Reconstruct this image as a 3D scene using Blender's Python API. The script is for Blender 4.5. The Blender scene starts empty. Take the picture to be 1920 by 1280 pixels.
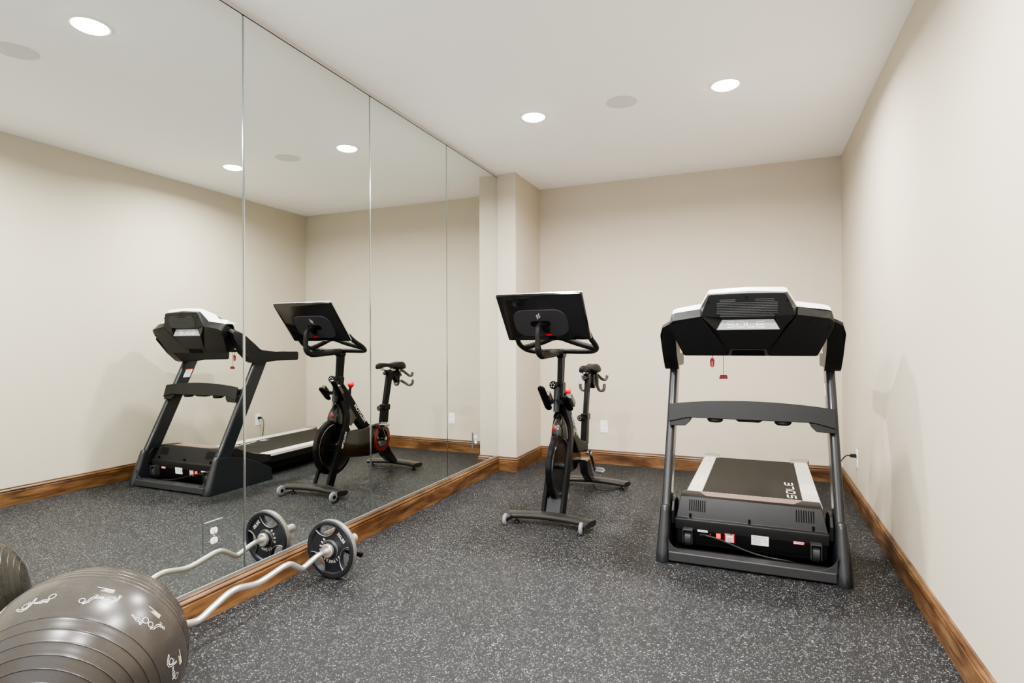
import bpy, bmesh, math, random
from mathutils import Vector, Matrix
random.seed(7)
PI = math.pi
SC = bpy.context.scene
COL = SC.collection

# ------------------------------------------------------------------ materials
def newmat(name):
    m = bpy.data.materials.new(name); m.use_nodes = True
    nt = m.node_tree; b = nt.nodes['Principled BSDF']
    return m, nt, b

def simple(name, col, rough=0.5, metal=0.0, spec=0.5, noise=0.0, nscale=60, bump=0.0, coat=0.0, trans=0.0, alpha=1.0, emit=None, es=0):
    m, nt, b = newmat(name)
    b.inputs['Base Color'].default_value = (*col, 1)
    b.inputs['Roughness'].default_value = rough
    b.inputs['Metallic'].default_value = metal
    b.inputs['Specular IOR Level'].default_value = spec
    b.inputs['Coat Weight'].default_value = coat
    b.inputs['Coat Roughness'].default_value = 0.08
    b.inputs['Transmission Weight'].default_value = trans
    b.inputs['Alpha'].default_value = alpha
    if emit:
        b.inputs['Emission Color'].default_value = (*emit, 1); b.inputs['Emission Strength'].default_value = es
    if noise or bump:
        tc = nt.nodes.new('ShaderNodeTexCoord'); n = nt.nodes.new('ShaderNodeTexNoise')
        n.inputs['Scale'].default_value = nscale; n.inputs['Detail'].default_value = 4
        nt.links.new(tc.outputs['Object'], n.inputs['Vector'])
        if noise:
            mx = nt.nodes.new('ShaderNodeMix'); mx.data_type = 'RGBA'
            mx.inputs['A'].default_value = (*[max(0, c*(1-noise)) for c in col], 1)
            mx.inputs['B'].default_value = (*[min(1, c*(1+noise)) for c in col], 1)
            nt.links.new(n.outputs['Fac'], mx.inputs['Factor']); nt.links.new(mx.outputs['Result'], b.inputs['Base Color'])
        if bump:
            bp = nt.nodes.new('ShaderNodeBump'); bp.inputs['Strength'].default_value = bump; bp.inputs['Distance'].default_value = 0.002
            nt.links.new(n.outputs['Fac'], bp.inputs['Height']); nt.links.new(bp.outputs['Normal'], b.inputs['Normal'])
    return m

def wood(name, axis):
    m, nt, b = newmat(name); N = nt.nodes.new; L = nt.links.new
    tc = N('ShaderNodeTexCoord'); mp = N('ShaderNodeMapping')
    s = [9.0, 9.0, 9.0]; s[axis] = 1.3
    mp.inputs['Scale'].default_value = s; L(tc.outputs['Object'], mp.inputs['Vector'])
    # knots
    mk = N('ShaderNodeMapping'); k = [5.0, 5.0, 5.0]; k[axis] = 2.6
    mk.inputs['Scale'].default_value = k; L(tc.outputs['Object'], mk.inputs['Vector'])
    vo = N('ShaderNodeTexVoronoi'); vo.inputs['Scale'].default_value = 1.0; L(mk.outputs['Vector'], vo.inputs['Vector'])
    kr = N('ShaderNodeMapRange'); kr.inputs['From Min'].default_value = 0.12; kr.inputs['From Max'].default_value = 0.42
    kr.inputs['To Min'].default_value = 1; kr.inputs['To Max'].default_value = 0; L(vo.outputs['Distance'], kr.inputs['Value'])
    n1 = N('ShaderNodeTexNoise'); n1.inputs['Scale'].default_value = 1.6; n1.inputs['Detail'].default_value = 6; n1.inputs['Distortion'].default_value = 1.2
    L(mp.outputs['Vector'], n1.inputs['Vector'])
    n2 = N('ShaderNodeTexNoise'); n2.inputs['Scale'].default_value = 7; n2.inputs['Detail'].default_value = 5; n2.inputs['Distortion'].default_value = .6
    L(mp.outputs['Vector'], n2.inputs['Vector'])
    cr = N('ShaderNodeValToRGB')
    e = cr.color_ramp.elements
    e[0].position = .25; e[0].color = (.035, .013, .005, 1); e[1].position = .78; e[1].color = (.255, .136, .060, 1)
    x = cr.color_ramp.elements.new(.5); x.color = (.128, .062, .025, 1)
    L(n1.outputs['Fac'], cr.inputs['Fac'])
    m1 = N('ShaderNodeMix'); m1.data_type = 'RGBA'; m1.blend_type = 'MULTIPLY'; m1.inputs['Factor'].default_value = .55
    r2 = N('ShaderNodeValToRGB'); r2.color_ramp.elements[0].position = .3; r2.color_ramp.elements[0].color = (.45, .42, .4, 1)
    r2.color_ramp.elements[1].position = .62; r2.color_ramp.elements[1].color = (1.1, 1.1, 1.1, 1)
    L(n2.outputs['Fac'], r2.inputs['Fac']); L(cr.outputs['Color'], m1.inputs['A']); L(r2.outputs['Color'], m1.inputs['B'])
    m2 = N('ShaderNodeMix'); m2.data_type = 'RGBA'; m2.inputs['B'].default_value = (.055, .020, .006, 1)
    mm = N('ShaderNodeMath'); mm.operation = 'MULTIPLY'; mm.inputs[1].default_value = .85
    L(kr.outputs['Result'], mm.inputs[0]); L(mm.outputs[0], m2.inputs['Factor']); L(m1.outputs['Result'], m2.inputs['A'])
    L(m2.outputs['Result'], b.inputs['Base Color'])
    b.inputs['Roughness'].default_value = .36
    return m

def rubber():
    m, nt, b = newmat('speckled rubber'); N = nt.nodes.new; L = nt.links.new
    tc = N('ShaderNodeTexCoord')
    nz = N('ShaderNodeTexNoise'); nz.inputs['Scale'].default_value = 170; nz.inputs['Detail'].default_value = 2
    L(tc.outputs['Object'], nz.inputs['Vector'])
    add = N('ShaderNodeMix'); add.data_type = 'RGBA'; add.blend_type = 'LINEAR_LIGHT'; add.inputs['Factor'].default_value = .012
    L(tc.outputs['Object'], add.inputs['A']); L(nz.outputs['Color'], add.inputs['B'])
    def layer(scale, thr, size):
        v = N('ShaderNodeTexVoronoi'); v.inputs['Scale'].default_value = scale; L(add.outputs['Result'], v.inputs['Vector'])
        sp = N('ShaderNodeSeparateColor'); L(v.outputs['Color'], sp.inputs['Color'])
        g = N('ShaderNodeMath'); g.operation = 'GREATER_THAN'; g.inputs[1].default_value = thr; L(sp.outputs['Red'], g.inputs[0])
        d = N('ShaderNodeMath'); d.operation = 'LESS_THAN'; d.inputs[1].default_value = size; L(v.outputs['Distance'], d.inputs[0])
        mu = N('ShaderNodeMath'); mu.operation = 'MULTIPLY'; L(g.outputs[0], mu.inputs[0]); L(d.outputs[0], mu.inputs[1])
        return mu.outputs[0], sp.outputs['Green']
    a, g1 = layer(160, .895, .33); c, g2 = layer(240, .905, .35)
    mx = N('ShaderNodeMath'); mx.operation = 'MAXIMUM'; L(a, mx.inputs[0]); L(c, mx.inputs[1])
    rp = N('ShaderNodeValToRGB'); rp.color_ramp.elements[0].color = (.22, .22, .225, 1); rp.color_ramp.elements[1].color = (.85, .85, .85, 1)
    L(g1, rp.inputs['Fac'])
    nb = N('ShaderNodeTexNoise'); nb.inputs['Scale'].default_value = 300; L(tc.outputs['Object'], nb.inputs['Vector'])
    rb = N('ShaderNodeValToRGB'); rb.color_ramp.elements[0].color = (.0052, .0054, .0061, 1); rb.color_ramp.elements[1].color = (.0145, .0149, .0166, 1)
    L(nb.outputs['Fac'], rb.inputs['Fac'])
    mix = N('ShaderNodeMix'); mix.data_type = 'RGBA'; L(mx.outputs[0], mix.inputs['Factor']); L(rb.outputs['Color'], mix.inputs['A']); L(rp.outputs['Color'], mix.inputs['B'])
    L(mix.outputs['Result'], b.inputs['Base Color']); b.inputs['Roughness'].default_value = .55; b.inputs['Specular IOR Level'].default_value = .3
    bp = N('ShaderNodeBump'); bp.inputs['Strength'].default_value = .25; bp.inputs['Distance'].default_value = .001
    L(nb.outputs['Fac'], bp.inputs['Height']); L(bp.outputs['Normal'], b.inputs['Normal'])
    return m

M = {}
M['wall'] = simple('greige wall paint', (.535, .474, .384), .75, noise=.02, nscale=3, bump=.05, spec=.25)
M['ceil'] = simple('white ceiling paint', (.95, .945, .945), .85, noise=.015, nscale=4, spec=.2)
M['floor'] = rubber()
M['woodx'] = wood('alder wood along x', 0); M['woody'] = wood('alder wood along y', 1)
M['mirror'] = simple('mirror glass', (.815, .845, .812), 0.0, 1.0)
M['mirror_plate'] = simple('mirror cover plate', (.80, .82, .80), 0.02, 1.0)
M['glass_edge'] = simple('polished glass edge', (.46, .52, .53), .16, .95)
M['alu'] = simple('brushed aluminium', (.62, .61, .59), .35, .9)
M['gapdark'] = simple('dark gap', (.003, .003, .003), .6, spec=.1)
M['trimgrey'] = simple('grey strip paint', (.52, .50, .47), .6)
M['blk'] = simple('black plastic', (.0065, .0065, .007), .42, spec=.3, noise=.2, nscale=200)
M['flywheel'] = simple('dark satin flywheel', (.0040, .0040, .0045), .24, spec=.3)
M['framepaint'] = simple('black frame paint', (.0045, .0045, .005), .42, spec=.14, coat=.05)
M['stabil'] = simple('dark bronze grey paint', (.020, .0185, .0170), .34, spec=.4)
M['blk2'] = simple('charcoal textured plastic', (.0085, .0080, .0078), .50, spec=.25, noise=.15, nscale=300, bump=.1)
M['grey'] = simple('dark grey plastic', (.0095, .0093, .0097), .46, spec=.3, noise=.1, nscale=300, bump=.08)
M['frame'] = simple('graphite painted steel', (.0135, .0148, .0178), .32, noise=.08, nscale=400, spec=.4, coat=.3)
M['gloss'] = simple('gloss black shell', (.004, .004, .0045), .10, coat=.6)
M['satin'] = simple('satin black paint', (.0040, .0040, .0045), .30, spec=.2)
M['belt'] = simple('running belt', (.0105, .0090, .0082), .58, spec=.3, noise=.25, nscale=9)
M['rail'] = simple('pale grey side rail', (.58, .55, .50), .5, noise=.03, nscale=200)
M['cover'] = simple('pearl white console shell', (.80, .79, .76), .32)
M['silver'] = simple('silver badge', (.34, .34, .36), .42, .2)
M['badge_text'] = simple('raised silver lettering', (.82, .82, .83), .35)
M['mid'] = simple('mid grey steel paint', (.034, .034, .0355), .42, noise=.1, nscale=300, spec=.35)
M['white'] = simple('white plastic', (.83, .83, .82), .35)
M['print'] = simple('white print', (.80, .80, .79), .6)
M['label'] = simple('paper label', (.78, .77, .75), .6, noise=.04, nscale=400)
M['greyprint'] = simple('grey print', (.25, .25, .25), .7)
M['red'] = simple('red plastic', (.74, .010, .014), .3)
M['redlit'] = simple('lit red switch', (.75, .04, .02), .3, emit=(1, .08, .02), es=.5)
M['darkred'] = simple('dark red plastic', (.22, .010, .014), .35)
M['redgloss'] = simple('dark red gloss', (.16, .008, .010), .15, coat=.5)
M['pink'] = simple('brown satin insert', (.34, .20, .165), .35, noise=.1, nscale=80)
M['bronze'] = simple('dull brown cap', (.26, .21, .19), .4, noise=.1, nscale=80)
M['steel'] = simple('brushed chrome bar', (.74, .72, .68), .30, .85, noise=.06, nscale=120)
M['chrome'] = simple('chrome', (.75, .75, .76), .12, 1.0)
M['iron'] = simple('blue black iron', (.013, .015, .019), .40, noise=.15, nscale=150, bump=.1)
M['worn'] = simple('worn steel edge', (.26, .245, .225), .45, .6, noise=.15, nscale=120)
M['hook'] = simple('smoke grey plastic', (.10, .09, .08), .25, trans=.25)
M['clearwheel'] = simple('clear grey wheel', (.30, .30, .32), .18, trans=.3, noise=.2, nscale=90)
M['screen_panel'] = simple('grey back panel', (.026, .024, .028), .4)
M['cord'] = simple('black cord', (.006, .006, .006), .5)
M['ball'] = simple('grey exercise ball', (.037, .0315, .027), .25, noise=.10, nscale=30, bump=.03, spec=.55)
M['yellow'] = simple('yellow print', (.62, .50, .16), .6)
M['grille'] = simple('speaker grille', (.68, .675, .67), .8, noise=.04, nscale=500)
M['lens'] = simple('lit lens', (.9, .9, .9), .5, emit=(1, .97, .92), es=9)
M['trimring'] = simple('white trim ring', (.86, .86, .85), .4)

# ------------------------------------------------------------------ mesh builder
ORI = {}
def cr(pts, n=6, closed=False):
    P = [Vector(p) for p in pts]; out = []
    if closed: Q = [P[-1]] + P + [P[0], P[1]]
    else: Q = [P[0]*2-P[1]] + P + [P[-1]*2-P[-2]]
    for i in range(1, len(Q)-2):
        p0, p1, p2, p3 = Q[i-1:i+3]
        for k in range(n):
            t = k/n
            out.append(.5*((2*p1)+(p2-p0)*t+(2*p0-5*p1+4*p2-p3)*t*t+(3*p1-p0-3*p2+p3)*t**3))
    if not closed: out.append(P[-1])
    return out

class MB:
    def __init__(self): self.v = []; self.f = []
    def add(self, v, f):
        o = len(self.v); self.v += [tuple(p) for p in v]; self.f += [tuple(i+o for i in q) for q in f]; return self
    def box(self, x0, x1, y0, y1, z0, z1):
        return self.add([(x0,y0,z0),(x1,y0,z0),(x1,y1,z0),(x0,y1,z0),(x0,y0,z1),(x1,y0,z1),(x1,y1,z1),(x0,y1,z1)],
                        [(0,3,2,1),(4,5,6,7),(0,1,5,4),(1,2,6,5),(2,3,7,6),(3,0,4,7)])
    def hull(self, pts):
        bm = bmesh.new(); [bm.verts.new(p) for p in pts]
        r = bmesh.ops.convex_hull(bm, input=bm.verts)
        dead = [g for g in r['geom_interior'] if isinstance(g, bmesh.types.BMVert)] + [g for g in r['geom_unused'] if isinstance(g, bmesh.types.BMVert)]
        bmesh.ops.delete(bm, geom=list(set(dead)), context='VERTS')
        bmesh.ops.dissolve_limit(bm, angle_limit=math.radians(2), verts=bm.verts, edges=bm.edges)
        bm.verts.index_update()
        self.add([v.co[:] for v in bm.verts], [[v.index for v in f.verts] for f in bm.faces]); bm.free(); return self
    def loft(self, rings, caps=True, closed=False):
        n = len(rings[0]); v = [p for r in rings for p in r]; f = []
        R = len(rings)
        for i in range(R if closed else R-1):
            for k in range(n):
                a = i*n+k; b = i*n+(k+1) % n; j = ((i+1) % R)*n
                f.append((a, b, j+(k+1) % n, j+k))
        if caps and not closed:
            f.append(tuple(range(n-1, -1, -1))); f.append(tuple((R-1)*n+k for k in range(n)))
        return self.add(v, f)
    def prism(self, poly, axis, a, b):
        g = {'x': lambda p, t: (t, p[0], p[1]), 'y': lambda p, t: (p[0], t, p[1]), 'z': lambda p, t: (p[0], p[1], t)}[axis]
        return self.loft([[g(p, a) for p in poly], [g(p, b) for p in poly]])
    def tube(self, path, r, seg=12, ref=None, r2=None, closed=False):
        P = [Vector(p) for p in path]; n = len(P); rings = []
        T = []
        for i in range(n):
            if closed: t = P[(i+1) % n]-P[i-1]
            else: t = P[min(i+1, n-1)]-P[max(i-1, 0)]
            T.append(t.normalized())
        u = Vector(ref) if ref else (Vector((0,0,1)) if abs(T[0].z) < .9 else Vector((0,1,0)))
        for i in range(n):
            if ref: u = Vector(ref)
            u = (u-T[i]*u.dot(T[i])).normalized(); w = T[i].cross(u)
            ra = r[i] if isinstance(r, (list, tuple)) else r
            rb = (r2[i] if isinstance(r2, (list, tuple)) else r2) if r2 else ra
            rings.append([P[i]+u*(ra*math.cos(2*PI*k/seg))+w*(rb*math.sin(2*PI*k/seg)) for k in range(seg)])
        return self.loft(rings, True, closed)
    def lathe(self, prof, c, axis, seg=32, closed=False):
        A = Vector(axis).normalized(); U = A.orthogonal().normalized(); W = A.cross(U); C = Vector(c)
        rings = [[C+A*h+(U*math.cos(2*PI*k/seg)+W*math.sin(2*PI*k/seg))*r for k in range(seg)] for r, h in prof]
        return self.loft(rings, not closed, closed)
    def cyl(self, a, b, r, seg=20):
        return self.tube([a, b], r, seg)
    def sphere(self, c, r, seg=20, rows=12, s=(1,1,1)):
        C = Vector(c)
        rings = [[C+Vector((s[0]*r*math.sin(PI*i/rows)*math.cos(2*PI*k/seg), s[1]*r*math.sin(PI*i/rows)*math.sin(2*PI*k/seg), s[2]*r*math.cos(PI*i/rows))) for k in range(seg)] for i in [.02]+list(range(1, rows))+[rows-.02]]
        return self.loft(rings)
    def build(self, name, mat, parent=None, bevel=0, bseg=2, smooth=True, angle=38, origin=None, xf=None):
        o = Vector(ORI[parent.name]) if parent else Vector(origin or (0,0,0))
        V = [Vector(p) for p in self.v]
        if xf: V = [xf(p) for p in V]
        me = bpy.data.meshes.new(name); me.from_pydata([p-o for p in V], [], self.f); me.update()
        bm = bmesh.new(); bm.from_mesh(me); bmesh.ops.recalc_face_normals(bm, faces=bm.faces); bm.to_mesh(me); bm.free()
        me.materials.append(M[mat] if isinstance(mat, str) else mat)
        ob = bpy.data.objects.new(name, me); COL.objects.link(ob)
        if parent: ob.parent = parent
        else: ob.location = o
        ORI[ob.name] = tuple(o)
        if smooth:
            me.polygons.foreach_set('use_smooth', [True]*len(me.polygons)); me.set_sharp_from_angle(angle=math.radians(angle))
        if bevel:
            bv = ob.modifiers.new('bevel', 'BEVEL'); bv.width = bevel; bv.segments = bseg; bv.limit_method = 'ANGLE'; bv.angle_limit = math.radians(28)
            bv.harden_normals = smooth
        return ob

def tag(o, label, cat, group=None):
    o['label'] = label; o['category'] = cat
    if group: o['group'] = group
    return o
def thing(name, loc, label, cat, group=None):
    o = bpy.data.objects.new(name, None); COL.objects.link(o); o.location = loc; o.empty_display_size = .1
    ORI[o.name] = tuple(loc); return tag(o, label, cat, group)
def struct(mb, name, mat, **k):
    o = mb.build(name, mat, **k); o['kind'] = 'structure'; return o

def text_mesh(s, size, font_scale=1.0):
    """list of (verts2d, faces, advance_centre) per letter -> one flat mesh, centred"""
    cu = bpy.data.curves.new('t', 'FONT'); cu.body = s; cu.size = size; cu.align_x = 'CENTER'; cu.align_y = 'CENTER'; cu.space_character = font_scale
    cu.offset = size*.012
    ob = bpy.data.objects.new('t', cu); COL.objects.link(ob)
    dg = bpy.context.evaluated_depsgraph_get()
    me = bpy.data.meshes.new_from_object(ob.evaluated_get(dg))
    v = [tuple(p.co[:2]) for p in me.vertices]; f = [tuple(p.vertices) for p in me.polygons]
    bpy.data.objects.remove(ob); bpy.data.curves.remove(cu); bpy.data.meshes.remove(me)
    return v, f
def put_text(mb, s, size, c, ex, ey, space=1.0):
    v, f = text_mesh(s, size, space); C = Vector(c); ex = Vector(ex).normalized(); ey = Vector(ey).normalized()
    mb.add([C+ex*p[0]+ey*p[1] for p in v], f); return mb
def ribbon(mb, pts2, w, fn):
    """flat stroke; fn maps 2d -> 3d"""
    for a, b in zip(pts2[:-1], pts2[1:]):
        a = Vector(a); b = Vector(b); d = (b-a)
        if d.length < 1e-9: continue
        d.normalize(); n = Vector((-d.y, d.x))*w/2; e = d*w*.35
        mb.add([fn(q) for q in (a-e-n, b+e-n, b+e+n, a-e+n)], [(0,1,2,3)])
BLOCK = {'S': [(1,1),(.15,1),(0,.88),(0,.62),(.15,.5),(.85,.5),(1,.38),(1,.12),(.85,0),(0,0)],
         'O': [(.15,0),(.85,0),(1,.12),(1,.88),(.85,1),(.15,1),(0,.88),(0,.12),(.15,0)],
         'L': [(0,1),(0,.12),(.15,0),(1,0)], 'E': [(1,1),(.15,1),(0,.88),(0,.12),(.15,0),(1,0)], 'E2': [(0,.5),(.85,.5)]}
def block_word(mb, c, ex, ey, lw, lh, gap, stroke, italic=0, only=None):
    C = Vector(c); ex = Vector(ex).normalized(); ey = Vector(ey).normalized()
    tot = 4*lw+3*gap
    for i, ch in enumerate('SOLE'):
        if only is not None and i != only: continue
        x0 = -tot/2+i*(lw+gap)
        for key in ([ch] + (['E2'] if ch == 'E' else [])):
            pts = [(x0+p[0]*lw+italic*p[1]*lh, (p[1]-.5)*lh) for p in BLOCK[key]]
            ribbon(mb, pts, stroke, lambda q: C+ex*q[0]+ey*q[1])

# ------------------------------------------------------------------ room
H, W, YB = 3.071, 3.218, 6.146
CX, CY = .206, 5.417          # corner column
Y0 = -1.9                     # the room runs on behind the camera and is open there
HB, TB = .147, .019
struct(MB().box(-.15, W+.15, Y0, YB+.15, -.06, 0), 'floor', 'floor', smooth=False)
struct(MB().box(-.15, W+.15, Y0, YB+.15, H, H+.06), 'ceiling', 'ceil', smooth=False)
struct(MB().box(W, W+.12, Y0, YB+.12, 0, H), 'wall_right', 'wall', smooth=False)
struct(MB().box(-.12, W, YB, YB+.12, 0, H), 'wall_back', 'wall', smooth=False)
struct(MB().box(-.13, -.008, Y0, YB, 0, H), 'wall_left', 'wall', smooth=False)
struct(MB().box(-.008, CX, CY, YB, 0, H), 'wall_corner', 'wall', smooth=False)
# moulded baseboards: profile (distance from wall, height)
BP = [(0, 0), (TB, 0), (TB, .108), (TB-.002, .112), (TB-.007, .114), (TB-.007, .117), (TB-.002, .119), (TB-.001, .124), (TB-.004, .131), (TB-.009, .136), (TB-.011, .138), (TB-.008, .141), (TB-.009, .145), (TB-.013, HB), (0, HB)]
def baseboard(name, p, q, n, mat, m0=0, m1=0):
    """p,q ends at the wall line, n = direction into the room; m0/m1 mitre (+1 outside, -1 inside)"""
    p = Vector(p); q = Vector(q); n = Vector(n); d = (q-p).normalized()
    R = []
    for e, s, mm in ((p, -1, m0), (q, 1, m1)):
        R.append([e+n*a+d*s*mm*a+Vector((0,0,b)) for a, b in BP])
    return struct(MB().loft(R), name, mat, angle=25)
baseboard('baseboard_left', (0, Y0, 0), (0, CY, 0), (1,0,0), 'woody', 0, -1)
baseboard('baseboard_corner_front', (0, CY, 0), (CX, CY, 0), (0,-1,0), 'woodx', -1, 1)
baseboard('baseboard_corner_side', (CX, CY, 0), (CX, YB, 0), (1,0,0), 'woody', 1, -1)
baseboard('baseboard_back', (CX, YB, 0), (W, YB, 0), (0,-1,0), 'woodx', -1, -1)
baseboard('baseboard_right', (W, Y0, 0), (W, YB, 0), (-1,0,0), 'woody', 0, -1)
# metal channel under the mirror, grey strip and dark line above it
struct(MB().box(-.008, .004, Y0, CY, .1475, .1605), 'trim_1', 'alu', smooth=False)
struct(MB().box(-.008, .0005, Y0, CY, 3.0445, H), 'trim_2', 'trimgrey', smooth=False)
struct(MB().box(-.0075, .0012, Y0, CY, 3.0405, 3.0445), 'trim_3', 'gapdark', smooth=False)
struct(MB().box(-.0075, .0006, CY-.006, CY, .1605, 3.0405), 'trim_4', 'trimgrey', smooth=False)

# mirror panels with narrow bevelled edges
SEAMS = [.066, 1.134, 2.202, 3.270, 4.349, 5.411]
PL = ['wall mirror panel beside the camera, past the left edge of the photo', 'wall mirror panel at the left edge of the photo, behind the exercise ball',
      'wall mirror panel behind the far weight plate, second from the left edge',
      'wall mirror panel third from the left edge, above the bare baseboard',
      'last wall mirror panel, narrowest looking, next to the beige corner column']
for i in range(0, 5):
    y0, y1 = SEAMS[i]+.001, SEAMS[i+1]-.001; z0, z1 = .1605, 3.0405; w = .007
    t = thing('mirror_panel', (0, (y0+y1)/2, z0), PL[i], 'mirror', 'wall mirror panels')
    MB().add([(0,y0+w,z0),(0,y1-w,z0),(0,y1-w,z1),(0,y0+w,z1)], [(0,1,2,3)]).build('mirror_face', 'mirror', t, smooth=False)
    for s in (0, 1):
        a, b = ((y0, y0+w) if s == 0 else (y1-w, y1)); xa, xb = ((-.0018, 0) if s == 0 else (0, -.0018))
        MB().add([(xa,a,z0),(xb,b,z0),(xb,b,z1),(xa,a,z1)] + ([(-.007,a,z0),(-.007,a,z1)] if s == 0 else [(-.007,b,z0),(-.007,b,z1)]),
                 [(0,1,2,3)] + ([(0,3,5,4)] if s == 0 else [(1,4,5,2)])).build('bevelled_edge', 'glass_edge', t, smooth=False)

# ------------------------------------------------------------------ ceiling fixtures
LY = [(4.133, 0), (1.985, 1), (-.165, 2)]
LL = {(.89, 0): 'recessed round ceiling light at the left of the two lit ones on the ceiling',
      (2.28, 0): 'recessed round ceiling light nearer the right wall, beyond the treadmill console',
      (.89, 1): 'recessed round ceiling light seen only in the mirror at upper left',
      (2.28, 1): 'recessed round ceiling light above the camera near the right wall',
      (.89, 2): 'recessed round ceiling light behind the camera on the mirror side',
      (2.28, 2): 'recessed round ceiling light behind the camera on the right wall side'}
for x in (.89, 2.28):
    for y, k in LY:
        t = thing('ceiling_light', (x, y, H), LL[(x, k)], 'ceiling light', 'recessed ceiling lights')
        MB().lathe([(.104, 0), (.104, -.004), (.098, -.007), (.088, -.006), (.085, -.002), (.085, 0)], (x, y, H), (0,0,1), 40, True).build('trim_ring', 'trimring', t)
        MB().lathe([(.085, -.001), (.084, -.010), (.074, -.016), (.05, -.019), (.001, -.0200)], (x, y, H), (0,0,1), 40).build('lens', 'lens', t)
        la = bpy.data.lights.new('downlight', 'AREA'); la.shape = 'DISK'; la.size = .15; la.energy = 37; la.color = (1, .988, .965)
        la.spread = math.radians(165)
        try: la.cycles.use_multiple_importance_sampling = False
        except Exception: pass
        lo = bpy.data.objects.new('lamp', la); COL.objects.link(lo); lo.parent = t; lo.location = (0, 0, -.026)
for y, lb in ((4.125, 'flush round ceiling speaker between the two recessed lights'), (1.98, 'flush round ceiling speaker seen only in the mirror at upper left')):
    t = thing('ceiling_speaker', (1.575, y, H), lb, 'speaker', 'ceiling speakers')
    MB().lathe([(.118, 0), (.118, -.004), (.114, -.006), (.111, -.005), (.111, 0)], (1.575, y, H), (0,0,1), 48, True).build('rim', 'trimring', t)
    MB().lathe([(.111, -.002), (.108, -.0045), (.05, -.006), (.001, -.0062)], (1.575, y, H), (0,0,1), 48).build('grille', 'grille', t)

# ------------------------------------------------------------------ outlets
def outlet(loc, n, w, h, label, plate='white', rec='white', th=.006):
    n = Vector(n); ex = Vector((0,0,1)).cross(n); C = Vector(loc); ez = Vector((0,0,1))
    t = thing('wall_outlet', loc, label, 'electrical outlet', 'wall outlets')
    P = lambda a, b, c: C+ex*a+ez*b+n*c
    def bx(mb, a0, a1, b0, b1, c0, c1):
        return mb.hull([P(a, b, c) for a in (a0, a1) for b in (b0, b1) for c in (c0, c1)])
    bx(MB(), -w/2, w/2, -h/2, h/2, 0, th).build('cover_plate', plate, t, bevel=.003 if plate == 'white' else .004)
    for s in (1, -1):
        cy = s*.024
        ring = [(.019*math.cos(a), max(-.0145, min(.0145, .019*math.sin(a)))) for a in [2*PI*k/28 for k in range(28)]]
        r = MB().loft([[P(a, b+cy, th-.001) for a, b in ring], [P(a, b+cy, th+.003) for a, b in ring]]).build('receptacle', rec, t)
        sl = MB()
        for dx, hh in ((-.0065, .0045), (.0065, .0035)): bx(sl, dx-.001, dx+.001, cy+.002-hh+.003, cy+.002+hh+.003, th+.002, th+.0035)
        bx(sl, -.0025, .0025, cy-.011, cy-.006, th+.002, th+.0035)
        sl.build('slot', 'blk', r, smooth=False)
    if plate != 'white':
        R_ = [[P(a, b, c) for a, b in ((-w/2+e, -h/2+e), (w/2-e, -h/2+e), (w/2-e, h/2-e), (-w/2+e, h/2-e))] for e, c in ((0, 0), (0, th-.002), (.004, th+.0004), (.0046, th+.0002), (.0046, 0))]
        MB().loft(R_, False).build('polished_edge', 'glass_edge', t, smooth=False)
    MB().lathe([(.003, th-.001), (.003, th+.001), (.001, th+.0012)], C, n, 12).build('screw', 'white', t)
    return t
outlet((.945, YB, .4035), (0,-1,0), .083, .132, 'white duplex outlet on the back wall between bike and treadmill')
outlet((W, 5.309, .383), (-1,0,0), .083, .140, 'white outlet on the right wall with the treadmill plug in it')
outlet((.0, 2.012, .3895), (1,0,0), .108, .150, 'outlet with mirrored cover plate in the mirror above the curl bar', 'mirror_plate', 'white', .007)
outlet((.0, 4.884, .402), (1,0,0), .116, .152, 'outlet with mirrored cover plate low in the last mirror panel by the column', 'mirror_plate', 'white', .007)

# ------------------------------------------------------------------ treadmill
TX = 2.4165
tm = thing('treadmill', (TX, 4.6, 0), 'black treadmill with white topped console beside the right wall', 'treadmill')
mir = lambda x: 2*TX-x
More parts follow.
